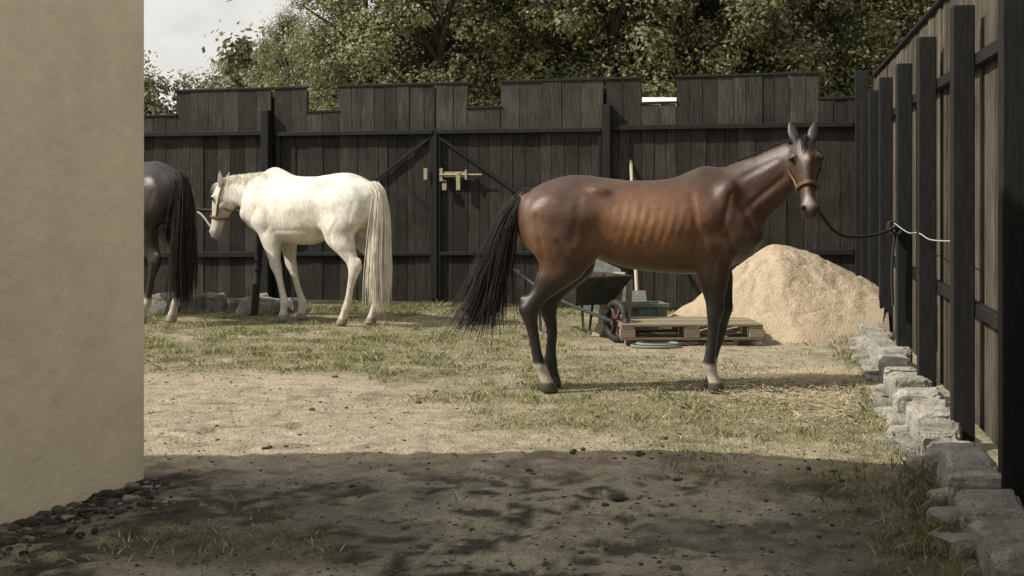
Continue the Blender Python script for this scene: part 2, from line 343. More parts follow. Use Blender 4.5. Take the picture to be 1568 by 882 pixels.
for d in (2.5,4.1,5.72,7.28,8.97,10.5,12.2,13.5,14.7):
    uu=(d-2)*K; wd=random.uniform(.055,.065); mt.box(uu-wd,uu+wd,.032,.15,.05,2.48+random.uniform(-.02,.02))
mb.obj("boards",m_wood,rf); mt.obj("posts_and_rails",m_post,rf,bevel=.006)
# ------------------------------------------------------------ sand pile
NR,NT=110,220
rr=np.linspace(0,1,NR); th=np.linspace(0,2*math.pi,NT,endpoint=False); R_,T_=np.meshgrid(rr,th,indexing='ij')
rad=1.50+.25*np.cos(T_)+.1*np.sin(2*T_+1)+.25*(fbm(np.stack([np.cos(T_).ravel()*2.5+9,np.sin(T_).ravel()*2.5,R_.ravel()*0],1),2,3).reshape(T_.shape)-.5)
px=2.70+R_*rad*np.cos(T_); py=13.55+R_*rad*np.sin(T_)*.86
hz=.90*(1-np.sqrt(R_**2+.012))*(1.10-.08*R_)*(1+.25*np.cos(T_)*R_); hz=np.maximum(hz,0)
rid=np.abs(fbm2(px,py,3.5,6,3)-.5)
hz=hz+(.10*(fbm2(px,py,2.2,3,4)-.5)-.02*np.exp(-(rid/.03)**2)+.04*(fbm2(px,py,9,4,3)-.5)+.02*(fbm2(px,py,30,4,2)-.5))*np.clip(4*(1-R_),0,1)*np.clip(R_*5,0.2,1)
hz=hz*sst(1,.9,R_)**.5-.02*(R_>.98)
px=np.minimum(px,1.157+.199*py+.02)
V=np.stack([px,py,hz],-1).reshape(-1,3); idx=np.arange(NR*NT).reshape(NR,NT)
F=np.stack([idx[:-1],idx[1:],np.roll(idx,-1,1)[1:],np.roll(idx,-1,1)[:-1]],-1).reshape(-1,4)
np_mesh("sand_pile",V,F,m_sand,None,True)
# ------------------------------------------------------------ pallet
pl=MB(); pc=lambda:tuple(np.array([.27,.225,.155])*random.uniform(.6,1.2))
for i in range(9): pl.box(-.66,.66,-.4+i*.09,-.4+i*.09+.07,.175+random.uniform(0,.003),.197,pc())
for x in (-.6,0,.6):
    pl.box(x-.06,x+.06,-.4,.4,.153,.174,pc())
    for y in (-.35,0,.35): pl.box(x-.07,x+.07,y-.05,y+.05,.075,.152,pc())
for y in (-.35,0,.35): pl.box(-.66,.66,y-.05,y+.05,.052,.074,pc())
for x in (-.55,.5): pl.box(x-.06,x+.06,-.3,.3,.0,.051,pc())
o=pl.obj("wooden_pallet",m_pal,bevel=.003); o.location=(1.66,12.5,0); o.rotation_euler=(0,0,.03)
mb=MB(); mb.tube([(.22*math.cos(a),.13*math.sin(a),0) for a in np.linspace(0,2*math.pi,32)],.012,8,(.2,.22,.19)); mb.tube([(.19*math.cos(a)+.02,.11*math.sin(a),.02) for a in np.linspace(0,2*math.pi,32)],.011,8,(.24,.26,.23))
o=mb.obj("coiled_hose",m_rope,smooth=True); o.location=(1.32,12.02,.012)
mb=MB(); mb.beam((0,0,0),(.12,.25,.4),.16,.04,(.3,.25,.18)); mb.beam((.1,-.1,0),(.16,.2,.32),.1,.03,(.22,.18,.13)); o=mb.obj("leaning_board",m_pal); o.location=(3.3,12.0,0)
# ------------------------------------------------------------ wheelbarrow
wb=empty("wheelbarrow",(.70,12.95,0),math.radians(-62)); mb=MB()
def tray(mb,col):
    a=[(-.38,-.30,.60),(.42,-.32,.60),(.42,.32,.60),(-.38,.30,.60)]; b=[(-.2,-.2,.36),(.2,-.2,.32),(.2,.2,.32),(-.2,.2,.36)]
    V=a+b; mb.add(V,[(0,1,5,4),(1,2,6,5),(2,3,7,6),(3,0,4,7),(4,5,6,7)],col)
    V2=[(x*.97,y*.96,z+.006) for x,y,z in V]; mb.add(V2,[(0,4,5,1),(1,5,6,2),(2,6,7,3),(3,7,4,0),(4,7,6,5)],col)
    mb.tube(a+[a[0]],.014,8,col)
tray(mb,(.035,.038,.037)); mb.obj("tray",m_metal,wb)
mb=MB()
for s in (-1,1):
    mb.tube([(.62,s*.05,.2),(.2,s*.2,.31),(-.3,s*.24,.4),(-.85,s*.29,.6)],.017,8,(.04,.045,.045))
    mb.tube([(-.15,s*.22,.37),(-.28,s*.25,.02),(-.4,s*.25,.02),(-.45,s*.25,.43)],.014,8,(.04,.045,.045))
    mb.tube([(-.78,s*.28,.575),(-.92,s*.3,.625)],.024,8,(.02,.02,.02))
mb.obj("frame",m_metal,wb,True)
mb=MB(); ring=[(.62+.17*math.cos(a),0,.2+.17*math.sin(a)) for a in np.linspace(0,2*math.pi,28)]; mb.tube(ring,.035,8,(.03,.03,.03)); mb.tube([(.62,-.06,.2),(.62,.06,.2)],.03,10,(.12,.06,.045))
for a in np.linspace(0,math.pi,4)[:-1]: mb.beam((.62-.15*math.cos(a),0,.2-.15*math.sin(a)),(.62+.15*math.cos(a),0,.2+.15*math.sin(a)),.03,.02,(.12,.06,.045))
mb.obj("wheel",m_metal,wb,True)
rocks("load",[((random.uniform(-.28,.32),random.uniform(-.2,.2),.585),(.09,.07,.05),random.random()*6,(.09,.07,.05)) for _ in range(26)],2,m_stone,.8,.25,parent=wb)
mb=MB(); mb.add([(-.16,0,.0),(.42,0,.0),(.28,.05,.42),(-.02,.06,.55),(-.16,.06,.5)],[(0,1,2,3,4)],(.32,.33,.32)); mb.add([(-.16,.01,.0),(.42,.01,.0),(.28,.06,.42),(-.02,.07,.55),(-.16,.07,.5)],[(4,3,2,1,0)],(.32,.33,.32))
o=mb.obj("metal_sheet",m_metal); o.location=(.85,13.6,.2)
mb=MB(); mb.beam((0,0,0),(.1,.15,.62),.13,.025,(.38,.33,.24)); mb.beam((.16,0,0),(.2,.15,.55),.06,.03,(.26,.22,.16)); mb.beam((-.1,.05,0),(-.04,.2,.5),.07,.02,(.4,.36,.27)); mb.beam((-.16,-.1,0),(.05,.15,.35),.1,.02,(.3,.27,.2)); o=mb.obj("wood_offcuts",m_pal); o.location=(.98,12.95,0)
cr=MB()
for x0,x1,y0,y1 in ((-.2,.2,-.14,-.12),(-.2,.2,.12,.14),(-.2,-.18,-.12,.12),(.18,.2,-.12,.12)): cr.box(x0,x1,y0,y1,.02,.3,(.14,.2,.16))
cr.box(-.22,.22,-.16,-.14,.26,.3,(.18,.25,.2)); cr.box(-.2,.2,-.12,.12,.0,.02,(.1,.16,.13))
for x in (-.1,0,.1): cr.box(x-.012,x+.012,-.155,-.14,.04,.26,(.12,.17,.14))
o=cr.obj("plastic_crate",m_metal,bevel=.004); o.location=(1.35,13.3,0); o.rotation_euler=(0,0,.15)
sh=MB(); sh.tube([(0,0,.25),(0,.75,1.80)],.02,8,(.5,.44,.32))
sh.add([(-.1,0,.3),(.1,0,.3),(.11,-.06,.12),(.0,-.1,0),(-.11,-.06,.12),(-.1,.012,.3),(.1,.012,.3),(.11,-.048,.12),(0,-.088,0),(-.11,-.048,.12)],[(0,1,2,3,4),(9,8,7,6,5),(0,5,6,1),(1,6,7,2),(2,7,8,3),(3,8,9,4),(4,9,5,0)],(.2,.2,.2))
o=sh.obj("shovel",m_pal); o.location=(1.42,14.85,0); 
# ------------------------------------------------------------ hitching rail
mb=MB(); mb.tube([(-2.97,15.05,0),(-2.9,15.15,1.25)],.045,10); mb.tube([(-2.85,15.15,1.18),(-3.7,15.35,1.21),(-5.6,15.8,1.21)],.022,8); mb.tube([(-5.6,15.8,0),(-5.6,15.8,1.25)],.04,8)
mb.obj("hitching_rail",m_post,smooth=True)
# ------------------------------------------------------------ van behind fence
vn=empty("white_van",(2.7,21.2,0),.05); mb=MB()
prof=[(-2.4,.4),(-2.4,1.5),(-2.35,2.4),(-2.15,2.75),(-1.2,2.88),(.6,2.88),(1.1,2.75),(1.7,1.75),(2.45,1.45),(2.55,.9),(2.5,.4)]
n=len(prof); V=[(x,-1,z) for x,z in prof]+[(x,1,z) for x,z in prof]
mb.add(V,[tuple(range(n))[::-1],tuple(range(n,2*n))]+[(i,(i+1)%n,(i+1)%n+n,i+n) for i in range(n)],(.8,.8,.78)); mb.obj("body",m_van,vn,bevel=.12)
mb=MB(); mb.box(.3,1.15,-1.012,-1.002,1.6,2.3,(.02,.02,.025)); mb.box(-2,-.1,-1.012,-1.002,1.6,2.2,(.02,.02,.025)); mb.obj("windows",m_eye,vn)
mb=MB()
for x in (-1.6,1.6):
    for y in (-1,.85): mb.tube([(x,y,.36),(x,y+.18,.36)],.36,20,(.02,.02,.02))
mb.obj("wheels",m_metal,vn)
# ------------------------------------------------------------ trees
def leaf_cloud(cents,rads,per,size,seed,up=.25):
    r=np.random.default_rng(seed); P=[];Nn=[];B=[]
    for c,rd in zip(cents,rads):
        k=int(per*(rd**2)); d=r.normal(0,1,(k,3)); d/=np.linalg.norm(d,axis=1)[:,None]; d[:,2]+=up
        q=r.uniform(.3,1.05,k)**.6; lump=1+1.3*(fbm(d*3.2+c*1.7,seed%97,3)-.5)*2
        P.append(c+d*(rd*q*lump)[:,None]*np.array([1,1,.8])); Nn.append(d*1.2+np.array([-.35,-.3,.4])+r.normal(0,.55,(k,3)))
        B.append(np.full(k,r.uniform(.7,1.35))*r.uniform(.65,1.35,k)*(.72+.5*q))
    P=np.concatenate(P);Nn=np.concatenate(Nn);B=np.concatenate(B); Nn/=np.linalg.norm(Nn,axis=1)[:,None]
    k=len(P); t=np.cross(Nn,r.normal(0,1,(k,3))); t/=np.linalg.norm(t,axis=1)[:,None]; b=np.cross(Nn,t); s=(size*r.uniform(.6,1.3,k))[:,None]
    V=np.stack([P-t*s,P+b*s*.55,P+t*s,P-b*s*.55],1).reshape(-1,3)
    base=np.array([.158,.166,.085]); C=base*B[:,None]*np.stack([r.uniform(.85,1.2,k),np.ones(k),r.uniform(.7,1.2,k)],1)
    return V,np.arange(4*k).reshape(k,4),np.repeat(C,4,axis=0)
def tree_meshes(seed,H,R,ncl,crown0,leaf=.058,per=1050):
    r=random.Random(seed); cents=[];rads=[]
    zc=(H+crown0)/2; hz_=(H-crown0)/2
    for i in range(ncl):
        while True:
            p=Vector((r.uniform(-1,1),r.uniform(-1,1),r.uniform(-1,1)))
            if .45<p.length<1: break
        wz=1-.25*abs(p.z)
        cents.append(np.array([p.x*R*wz,p.y*R*wz,zc+p.z*hz_])); rads.append(r.uniform(.26,.78)*R/2.6)
    V,F,C=leaf_cloud(cents,rads,per,leaf,seed)
    mb=MB(); th=H*.022
    mb.tube([(0,0,-.1),(.05,.02,crown0*.6),(-.05,.05,crown0*1.1),(.05,0,H*.6),(0,0,H*.9)],[th*1.5,th*1.1,th,th*.6,th*.15],10)
    for i in range(0,ncl,3):
        c=cents[i]; z0=max(crown0*.8,min(c[2]-R*.5,H*.7)); m_=Vector((c[0]*.45,c[1]*.45,(z0+c[2])/2+.1))
        mb.tube([(0,0,z0),m_,Vector(c)],[th*.45,th*.28,th*.08],6)
    return (V,F,C),mb
def plant_tree(name,variants,loc,rz,sc):
    e=empty(name,loc,rz); e.scale=(sc[0],sc[0],sc[1]); lv,tr=variants
    for nm,me in (("crown",lv),("trunk",tr)): 
        o=bpy.data.objects.new(nm,me); link(o,e)
variants=[]
for s in (1,2,3):
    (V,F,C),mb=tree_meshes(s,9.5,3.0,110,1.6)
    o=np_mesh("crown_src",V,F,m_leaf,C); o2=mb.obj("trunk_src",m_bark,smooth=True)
    variants.append((o.data,o2.data)); bpy.data.objects.remove(o); bpy.data.objects.remove(o2)
def TX(px,d): return (px-784)/2000*d
tl=[(560,33,0,(.85,.80)),(675,32,1,(1,1)),(800,33.5,2,(1,1)),(935,32,0,(1,1.05)),(1070,33,1,(1,1)),(1200,32,2,(1,1.05)),(1335,33,0,(1,1)),(1480,32,1,(1,1)),
    (730,39,1,(1.1,1.1)),(880,38,0,(1.1,1.1)),(1020,39,2,(1.1,1.1)),(1150,38,1,(1.1,1.1)),(1290,39,0,(1.1,1.1)),(1430,39,2,(1.1,1.1)),
    (440,40,1,(.50,.70)),(1600,36,0,(1,1))]
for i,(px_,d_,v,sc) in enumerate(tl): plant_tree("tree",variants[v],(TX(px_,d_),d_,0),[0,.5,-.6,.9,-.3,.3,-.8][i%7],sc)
cents=[];rads=[]; r=random.Random(5)
for i in range(420):
    x=r.uniform(-21,-5.5); top=6.2+.9*math.sin(x*1.3)+.7*math.sin(x*2.9+1)+(.9 if x<-16 else 0); z=.6+(top-.6)*r.random()**.7; cents.append(np.array([x,60+r.uniform(-2,2.5),z])); rads.append(r.uniform(.45,.9))
V,F,C=leaf_cloud(cents,rads,240,.11,99); np_mesh("distant_trees",V,F,m_leaf,C*.8+.02)
cents=[];rads=[]
for i in range(420):
    x=r.uniform(-9,14); cents.append(np.array([x,43+r.uniform(-1,1),.5+r.random()*5.5])); rads.append(r.uniform(.6,1.0))
V,F,C=leaf_cloud(cents,rads,150,.14,98); np_mesh("hedge",V,F,m_leaf,C*.6)
# ------------------------------------------------------------ horses
def loft(rings):
    n=28; V=[];F=[]
    for c,A,B,wd,h,k in rings:
        for i in range(n):
            q=2*math.pi*i/n; cs,sn=math.cos(q),math.sin(q)
            ww=wd*(1-k*max(0,sn)**1.5)
            V.append(c+A*(ww*cs)+B*(h*sn))
    m=len(rings)
    for j in range(m-1):
        for i in range(n): F.append((j*n+i,j*n+(i+1)%n,(j+1)*n+(i+1)%n,(j+1)*n+i))
    c0=len(V); V.append(rings[0][0]); V.append(rings[-1][0])
    for i in range(n): F.append((c0,(i+1)%n,i)); F.append((c0+1,(m-1)*n+i,(m-1)*n+(i+1)%n))
    return V,F
def interp_rings(keys,sub=4):
    keys=np.array(keys,float); out=[]
    for i in range(len(keys)-1):
        p0=keys[max(i-1,0)];p1=keys[i];p2=keys[i+1];p3=keys[min(i+2,len(keys)-1)]
        for s in range(sub):
            t=s/sub; out.append(.5*((2*p1)+(-p0+p2)*t+(2*p0-5*p1+4*p2-p3)*t*t+(-p0+3*p1-3*p2+p3)*t**3))
    out.append(keys[-1]); return np.array(out)
def ellip(mb,c,r,ry=0):
    V0,F0=ICO[3]; ca,sa=math.cos(ry),math.sin(ry); p=V0*np.array(r)
    p=np.stack([p[:,0]*ca+p[:,2]*sa,p[:,1],-p[:,0]*sa+p[:,2]*ca],1)+np.array(c)
    mb.add([tuple(q) for q in p],[tuple(int(i) for i in f) for f in F0])
def strands(name,path,spread,n,rad,mat,parent,seed=0,lmin=.7,res=12,wav=.006):
    r=np.random.default_rng(seed); cu=bpy.data.curves.new(name,'CURVE'); cu.dimensions='3D'; cu.bevel_depth=rad; cu.bevel_resolution=0
    path=np.array(path,float); spread=np.array(spread,float)
    for k in range(n):
        off=r.normal(0,1,3); off2=r.normal(0,1,3)
        ctr=path+spread*(off*.8+off2*.3*np.linspace(0,1,len(path))[:,None])
        pts=interp_rings(ctr,5); L_=r.uniform(lmin,1); m=max(4,int(len(pts)*L_)); pts=pts[:m]
        pts=pts+wav*np.sin(np.linspace(0,r.uniform(4,11),m)+r.uniform(0,6))[:,None]*r.normal(0,1,3)
        sp=cu.splines.new('POLY'); sp.points.add(m-1)
        sp.points.foreach_set("co",np.concatenate([pts,np.ones((m,1))],1).ravel())
        sp.points.foreach_set("radius",np.concatenate([np.ones(m-2),[.7,.25]]))
    cu.materials.append(mat); return link(bpy.data.objects.new(name,cu),parent)
def horse(name,loc,rz,neck,poll,A,Fv,legs,colf,coat_mat,tail,hair_mat,mane=None,scale=1,bony=1.0,vox=.0135,headlen=.62,forelock=None,thick=1.3,deep=0):
    root=empty(name,loc,rz); root.scale=(scale,)*3
    mb=MB(); Yv=Vector((0,1,0)); Zv=Vector((0,0,1)); Xv=Vector((1,0,0))
    T=[(-.885,1.36,1.14,.06,0),(-.86,1.40,1.08,.13,.1),(-.79,1.455,1.00,.20,.2),(-.68,1.51,.96,.255,.3),(-.52,1.555,.95,.285,.38),(-.36,1.555,.96,.275,.42),(-.2,1.535,.91,.28,.40),(-.05,1.52,.87,.30,.36),(.1,1.52,.85,.31,.38),(.25,1.54,.84,.295,.45),(.38,1.60,.835,.265,.58),(.48,1.63,.84,.24,.68),(.60,1.60,.87,.225,.62),(.72,1.50,.92,.205,.45),(.82,1.38,.98,.165,.3),(.885,1.27,1.05,.09,.1)]
    R=[(Vector((x,0,(a+b-deep*math.exp(-((x+.05)/.35)**2))/2)),Yv,Zv,w_,(a-b+deep*math.exp(-((x+.05)/.35)**2))/2,k) for x,a,b,w_,k in interp_rings(T,3)]
    mb.add(*loft(R))
    nk=interp_rings(neck,4); R=[]
    for i,(x,y,z,w_,h) in enumerate(nk):
        a=nk[max(i-1,0)][:3];b=nk[min(i+1,len(nk)-1)][:3]; t=Vector(b-a).normalized(); S=t.cross(Zv).normalized(); U=S.cross(t).normalized()
        R.append((Vector((x,y,z)),S,U,w_,h,.3))
    mb.add(*loft(R))
    A=Vector(A).normalized(); Fv=Vector(Fv); Fv=(Fv-A*Fv.dot(A)).normalized(); Lv=A.cross(Fv).normalized(); P=Vector(poll)
    H=[(-.06,.04,.045,-.02),(0,.072,.08,-.025),(.1,.094,.108,-.04),(.2,.106,.13,-.055),(.3,.104,.145,-.065),(.4,.088,.142,-.066),(.5,.070,.115,-.048),(.62,.058,.09,-.034),(.75,.054,.074,-.024),(.86,.062,.070,-.022),(.94,.060,.062,-.026),(.99,.046,.045,-.034),(1.01,.025,.025,-.038)]
    HK=interp_rings(H,3)
    R=[(P+A*(t*headlen)+Fv*o_,Lv,Fv,w_,d_,.22) for t,w_,d_,o_ in HK]
    mb.add(*loft(R))
    def hp(t,l,f): return P+A*(t*headlen)+Lv*l+Fv*f
    for s in (-1,1):
        ellip(mb,hp(.23,s*.084,.026),(.036,.034,.034)); ellip(mb,hp(.36,s*.062,-.09),(.05,.05,.06)); ellip(mb,hp(.88,s*.043,.014),(.026,.026,.028))
    ellip(mb,hp(.97,0,-.055),(.035,.035,.03)); ellip(mb,hp(.5,0,.012),(.03,.03,.14))
    for (kind,s,top,low) in legs:
        y=s*.145
        if kind=='h':
            K_=[(-.60,y*.9,1.32,.20,.11),(-.61,y*1.05,1.15,.235,.135),(-.57,y*1.12,1.02,.225,.13),(-.545,y*1.1,.93,.19,.11),(-.59,y*1.05,.83,.135,.088),(-.67,y,.74,.088,.062),(-.76,y,.655,.066,.046),(-.80,y,.60,.062,.046),(-.795,y,.53,.045,.037),(-.775,y,.44,.034,.028),(-.755,y,.33,.031,.026),(-.735,y,.235,.034,.030),(-.725,y,.195,.041,.036),(-.70,y,.145,.033,.031),(-.68,y,.095,.037,.035),(-.67,y,.07,.05,.046),(-.655,y,.005,.067,.057)]
        else:
            K_=[(.62,y*.9,1.18,.15,.08),(.56,y*1.0,1.02,.145,.09),(.52,y*1.02,.90,.115,.08),(.52,y,.80,.085,.065),(.53,y,.70,.062,.052),(.54,y,.63,.050,.045),(.545,y,.58,.050,.046),(.54,y,.53,.041,.039),(.535,y,.46,.032,.028),(.53,y,.34,.030,.026),(.52,y,.24,.034,.029),(.518,y,.195,.040,.035),(.54,y,.14,.032,.030),(.56,y,.092,.037,.035),(.57,y,.07,.05,.046),(.585,y,.005,.066,.057)]
        R=[]
        for x,yy,z,dx,dy in interp_rings(K_,3):
            f=max(0,1-z/1.05); x+=top*min(1,f*1.6)*(1-f)*1.0+low*f; yy*=(1-.12*f); tk=1+(thick-1)*float(sst(.92,.8,z))
            if z<.09: tk=1.06
            R.append((Vector((x,yy,z)),Xv,Yv,dx*tk,dy*tk,0))
        mb.add(*loft(R))
        if kind=='h':
            f=1-.655/1.05; ellip(mb,(-.84+top*min(1,f*1.6)*(1-f)+low*f,y*.95,.655),(.035,.028,.05))
    for s in (-1,1):
        ellip(mb,(-.62,s*.160,1.2),(.215,.115,.25)); ellip(mb,(-.40,s*.17,1.02),(.11,.08,.14),.4)
        ellip(mb,(-.30,s*.160,1.43),(.10,.05,.05),.3); ellip(mb,(.55,s*.13,1.28),(.11,.09,.27),.35); ellip(mb,(.74,s*.115,1.13),(.13,.095,.12)); ellip(mb,(.47,s*.16,1.06),(.15,.09,.15),.3)
    ellip(mb,(-.84,0,1.40),(.07,.04,.05)); 
    me0=bpy.data.meshes.new("t"); me0.from_pydata([tuple(v) for v in mb.v],[],mb.f); me0.update(); ot=link(bpy.data.objects.new("t",me0))
    md=ot.modifiers.new("r",'REMESH'); md.mode='VOXEL'; md.voxel_size=vox
    dg=bpy.context.evaluated_depsgraph_get(); me=bpy.data.meshes.new_from_object(ot.evaluated_get(dg)); bpy.data.objects.remove(ot)
    nv=len(me.vertices); V=np.empty(nv*3,np.float32); me.vertices.foreach_get("co",V); V=V.reshape(-1,3).astype(float)
    E=np.empty(len(me.edges)*2,np.int32); me.edges.foreach_get("vertices",E); E=E.reshape(-1,2)
    deg=np.bincount(E.ravel(),minlength=nv).astype(float)
    hd_=V-np.array(P); th_=hd_@np.array(A)/headlen; dist_ax=np.linalg.norm(hd_-np.outer(hd_@np.array(A),np.array(A)),axis=1)
    ishead=sst(.2,.14,dist_ax)*sst(-.12,.0,th_)*(th_<1.1)
    wt=np.where(V[:,2]<1.0,sst(.62,.95,V[:,2])*.5+.12,.65)*(1-.7*ishead)
    def lap(V):
        A_=np.zeros_like(V)
        for c in range(3): A_[:,c]=np.bincount(E[:,0],V[E[:,1],c],nv)+np.bincount(E[:,1],V[E[:,0],c],nv)
        return A_/deg[:,None]
    for it in range(20): V=V+(lap(V)-V)*wt[:,None]
    def normals():
        me.vertices.foreach_set("co",V.astype(np.float32).ravel()); me.update()
        nn_=np.empty(nv*3,np.float32); me.vertex_normals.foreach_get("vector",nn_); return nn_.reshape(-1,3)
    Nn=normals(); x,y,z=V.T; side=sst(.10,.19,np.abs(y))
    def ga(cx,cz,rx,rz_): return np.exp(-(((x-cx)/rx)**2+((z-cz)/rz_)**2))
    tr=side*(1-ishead)
    rib=sst(-.30,-.12,x)*sst(.42,.25,x)*sst(.9,1.02,z)*sst(1.42,1.25,z)
    ph=(x+.30*(1.25-z)+.25*(z-1.2)**2)/.066*2*math.pi+2.2*fbm(V*3,8,2)
    D=.0021*bony*rib*np.sin(ph)*tr*(.2+1.5*fbm(V*5,9,2))
    def line(x0,z0,x1,z1,wd):
        dx,dz=x1-x0,z1-z0; t=np.clip(((x-x0)*dx+(z-z0)*dz)/(dx*dx+dz*dz),0,1); d2=(x-x0-t*dx)**2+(z-z0-t*dz)**2; return np.exp(-d2/wd**2)
    D+=tr*bony*(-.015*ga(-.30,1.20,.08,.13)+.008*ga(-.25,1.45,.05,.03)
        -.011*line(.35,1.40,.38,1.02,.03)-.009*line(.62,1.42,.56,1.18,.022)-.009*line(.56,1.18,.66,1.02,.022)-.010*line(.70,1.35,.80,1.15,.025)
        -.006*line(-.45,1.38,-.50,1.08,.03)-.007*line(-.76,1.25,-.70,.95,.022)-.008*line(-.60,1.08,-.48,.92,.02)
        +.007*ga(.48,1.30,.05,.12)+.008*ga(.46,1.06,.07,.06)+.007*ga(.68,1.12,.05,.06)+.006*ga(-.60,1.30,.09,.08)-.009*line(.36,1.0,.44,.93,.02)-.006*line(-.1,.96,.3,.95,.02))
    neckm=sst(.62,.75,x)*(1-ishead)*sst(1.05,1.2,z)
    D+=neckm*bony*(-.011*line(.72,1.30,1.05,1.58,.022)-.007*line(.66,1.5,.95,1.66,.022)+.003*np.sin((z-x*.7)*26+1))
    D+=.012*(fbm(V*5,5,3)-.5)*sst(.8,1,z)*(1-ishead)+.006*(fbm(V*14,6,2)-.5)*sst(.7,1,z)*(1-ishead)
    D+=.003*(fbm(V*np.array([30,30,6]),7,2)-.5)*sst(.75,.6,z)
    V=V+Nn*D[:,None]; V=V+(lap(V)-V)*.3*sst(.7,.9,V[:,2])[:,None]*(1-ishead)[:,None]
    Nn=normals()
    me.materials.clear(); me.materials.append(coat_mat); me.polygons.foreach_set("use_smooth",[True]*len(me.polygons))
    set_col(me,colf(V,ishead,th_,(hd_@np.array(Lv)),(hd_@np.array(Fv))))
    link(bpy.data.objects.new("body",me),root)
    mb=MB()
    for s in (-1,1):
        b=hp(-.005,s*.055,-.02); dr=(-A*.95+Lv*s*.22+Fv*.1).normalized(); sd=(Lv-dr*Lv.dot(dr)).normalized(); fr=dr.cross(sd)
        R=[(b+dr*t,sd,fr,w_,d_,0) for t,w_,d_ in interp_rings([(-.03,.028,.024),(0,.03,.024),(.04,.038,.02),(.085,.035,.014),(.125,.020,.009),(.155,.004,.003)],3)]
        V_,F_=loft(R); mb.add(V_,F_,colf(np.array([[0,0,9.]]),np.ones(1),np.array([-.2]),np.zeros(1),np.zeros(1))[0])
    mb.obj("ears",coat_mat,root,True)
    mb=MB()
    for s in (-1,1): ellip(mb,hp(.255,s*.103,.03),(.02,.02,.02))
    mb.obj("eyes",m_eye,root,True)
    mb=MB()
    for s in (-1,1): ellip(mb,hp(.905,s*.049,.032),(.014,.013,.018))
    mb.obj("nostrils",m_nostril,root,True)
    hw=lambda t:(np.interp(t,HK[:,0],HK[:,1]),np.interp(t,HK[:,0],HK[:,2]),np.interp(t,HK[:,0],HK[:,3]))
    def ring_at(t,tilt=0,r_=.0075):
        w_,d_,o_=hw(t); return [hp(t+tilt*math.sin(q),1.05*(w_+.008)*math.cos(q)*(1-.22*max(0,math.sin(q))**1.5),o_+1.03*(d_+.010)*math.sin(q)) for q in np.linspace(0,2*math.pi,30)]
    mb=MB(); mb.tube(ring_at(.585),.009,6); mb.tube(ring_at(.605),.009,6)
    for s in (-1,1):
        w1=hw(.6);w2=hw(.4);w3=hw(.2)
        mb.tube([hp(.60,s*(w1[0]+.010),w1[2]),hp(.5,s*(hw(.5)[0]+.010),-.05),hp(.38,s*(w2[0]+.016),-.06),hp(.2,s*(w3[0]+.012),-.07),hp(.05,s*.092,-.06),hp(-.04,s*.05,-.05),hp(-.07,0,-.04)],.010,6)
        mb.tube([hp(.38,s*(w2[0]+.014),-.07),hp(.42,s*.05,-.2),hp(.43,0,-.212)],.008,6)
    mb.obj("halter",m_leather,root,True)
    strands("tail",*tail[:2],tail[2],tail[3],hair_mat,root,3,tail[4])
    if mane:
        for i,(path,sp,n_,rad_) in enumerate(mane): strands("mane_%d"%i,path,sp,n_,rad_,hair_mat,root,20+i,.6,wav=.003)
    if forelock: strands("forelock",[hp(-.06,0,-.03),hp(-.01,0,.06),hp(.1,.01,.085),hp(.22,.015,.085)],[(.015,.015,.01),(.02,.02,.008),(.028,.02,.01),(.03,.02,.02)],forelock,.0016,hair_mat,root,9,.5)
    M_=Matrix.Translation(Vector(loc))@Matrix.Rotation(rz,4,'Z')@Matrix.Scale(scale,4)
    return root,M_@hp(.62,0,-.13)
def coat(name,rough,spec,lo_=.8,hi_=1.15,sheen=0): return M(name,rough=rough,spec=spec,n1=(5,I3,lo_,hi_),n2=(45,(1.6,1.6,.5),.76,1.22),bump=(90,(1.8,1.8,.35),.6,.005),sheen=sheen)
m_bay=coat("bay_coat_mat",.40,.6,.7,1.2,.02); m_grey=coat("white_coat_mat",.65,.25,.84,1.06); m_blk=coat("black_coat_mat",.38,.5)
m_hblk=M("black_hair_mat",(.016,.013,.011),rough=.5,spec=.35,attr=False); m_hwht=M("white_hair_mat",(.84,.79,.68),rough=.6,attr=False,n1=(8,I3,.75,1.1))
def lerp(a,b,t): t=np.asarray(t)[:,None]; return np.asarray(a)*(1-t)+np.asarray(b)*t
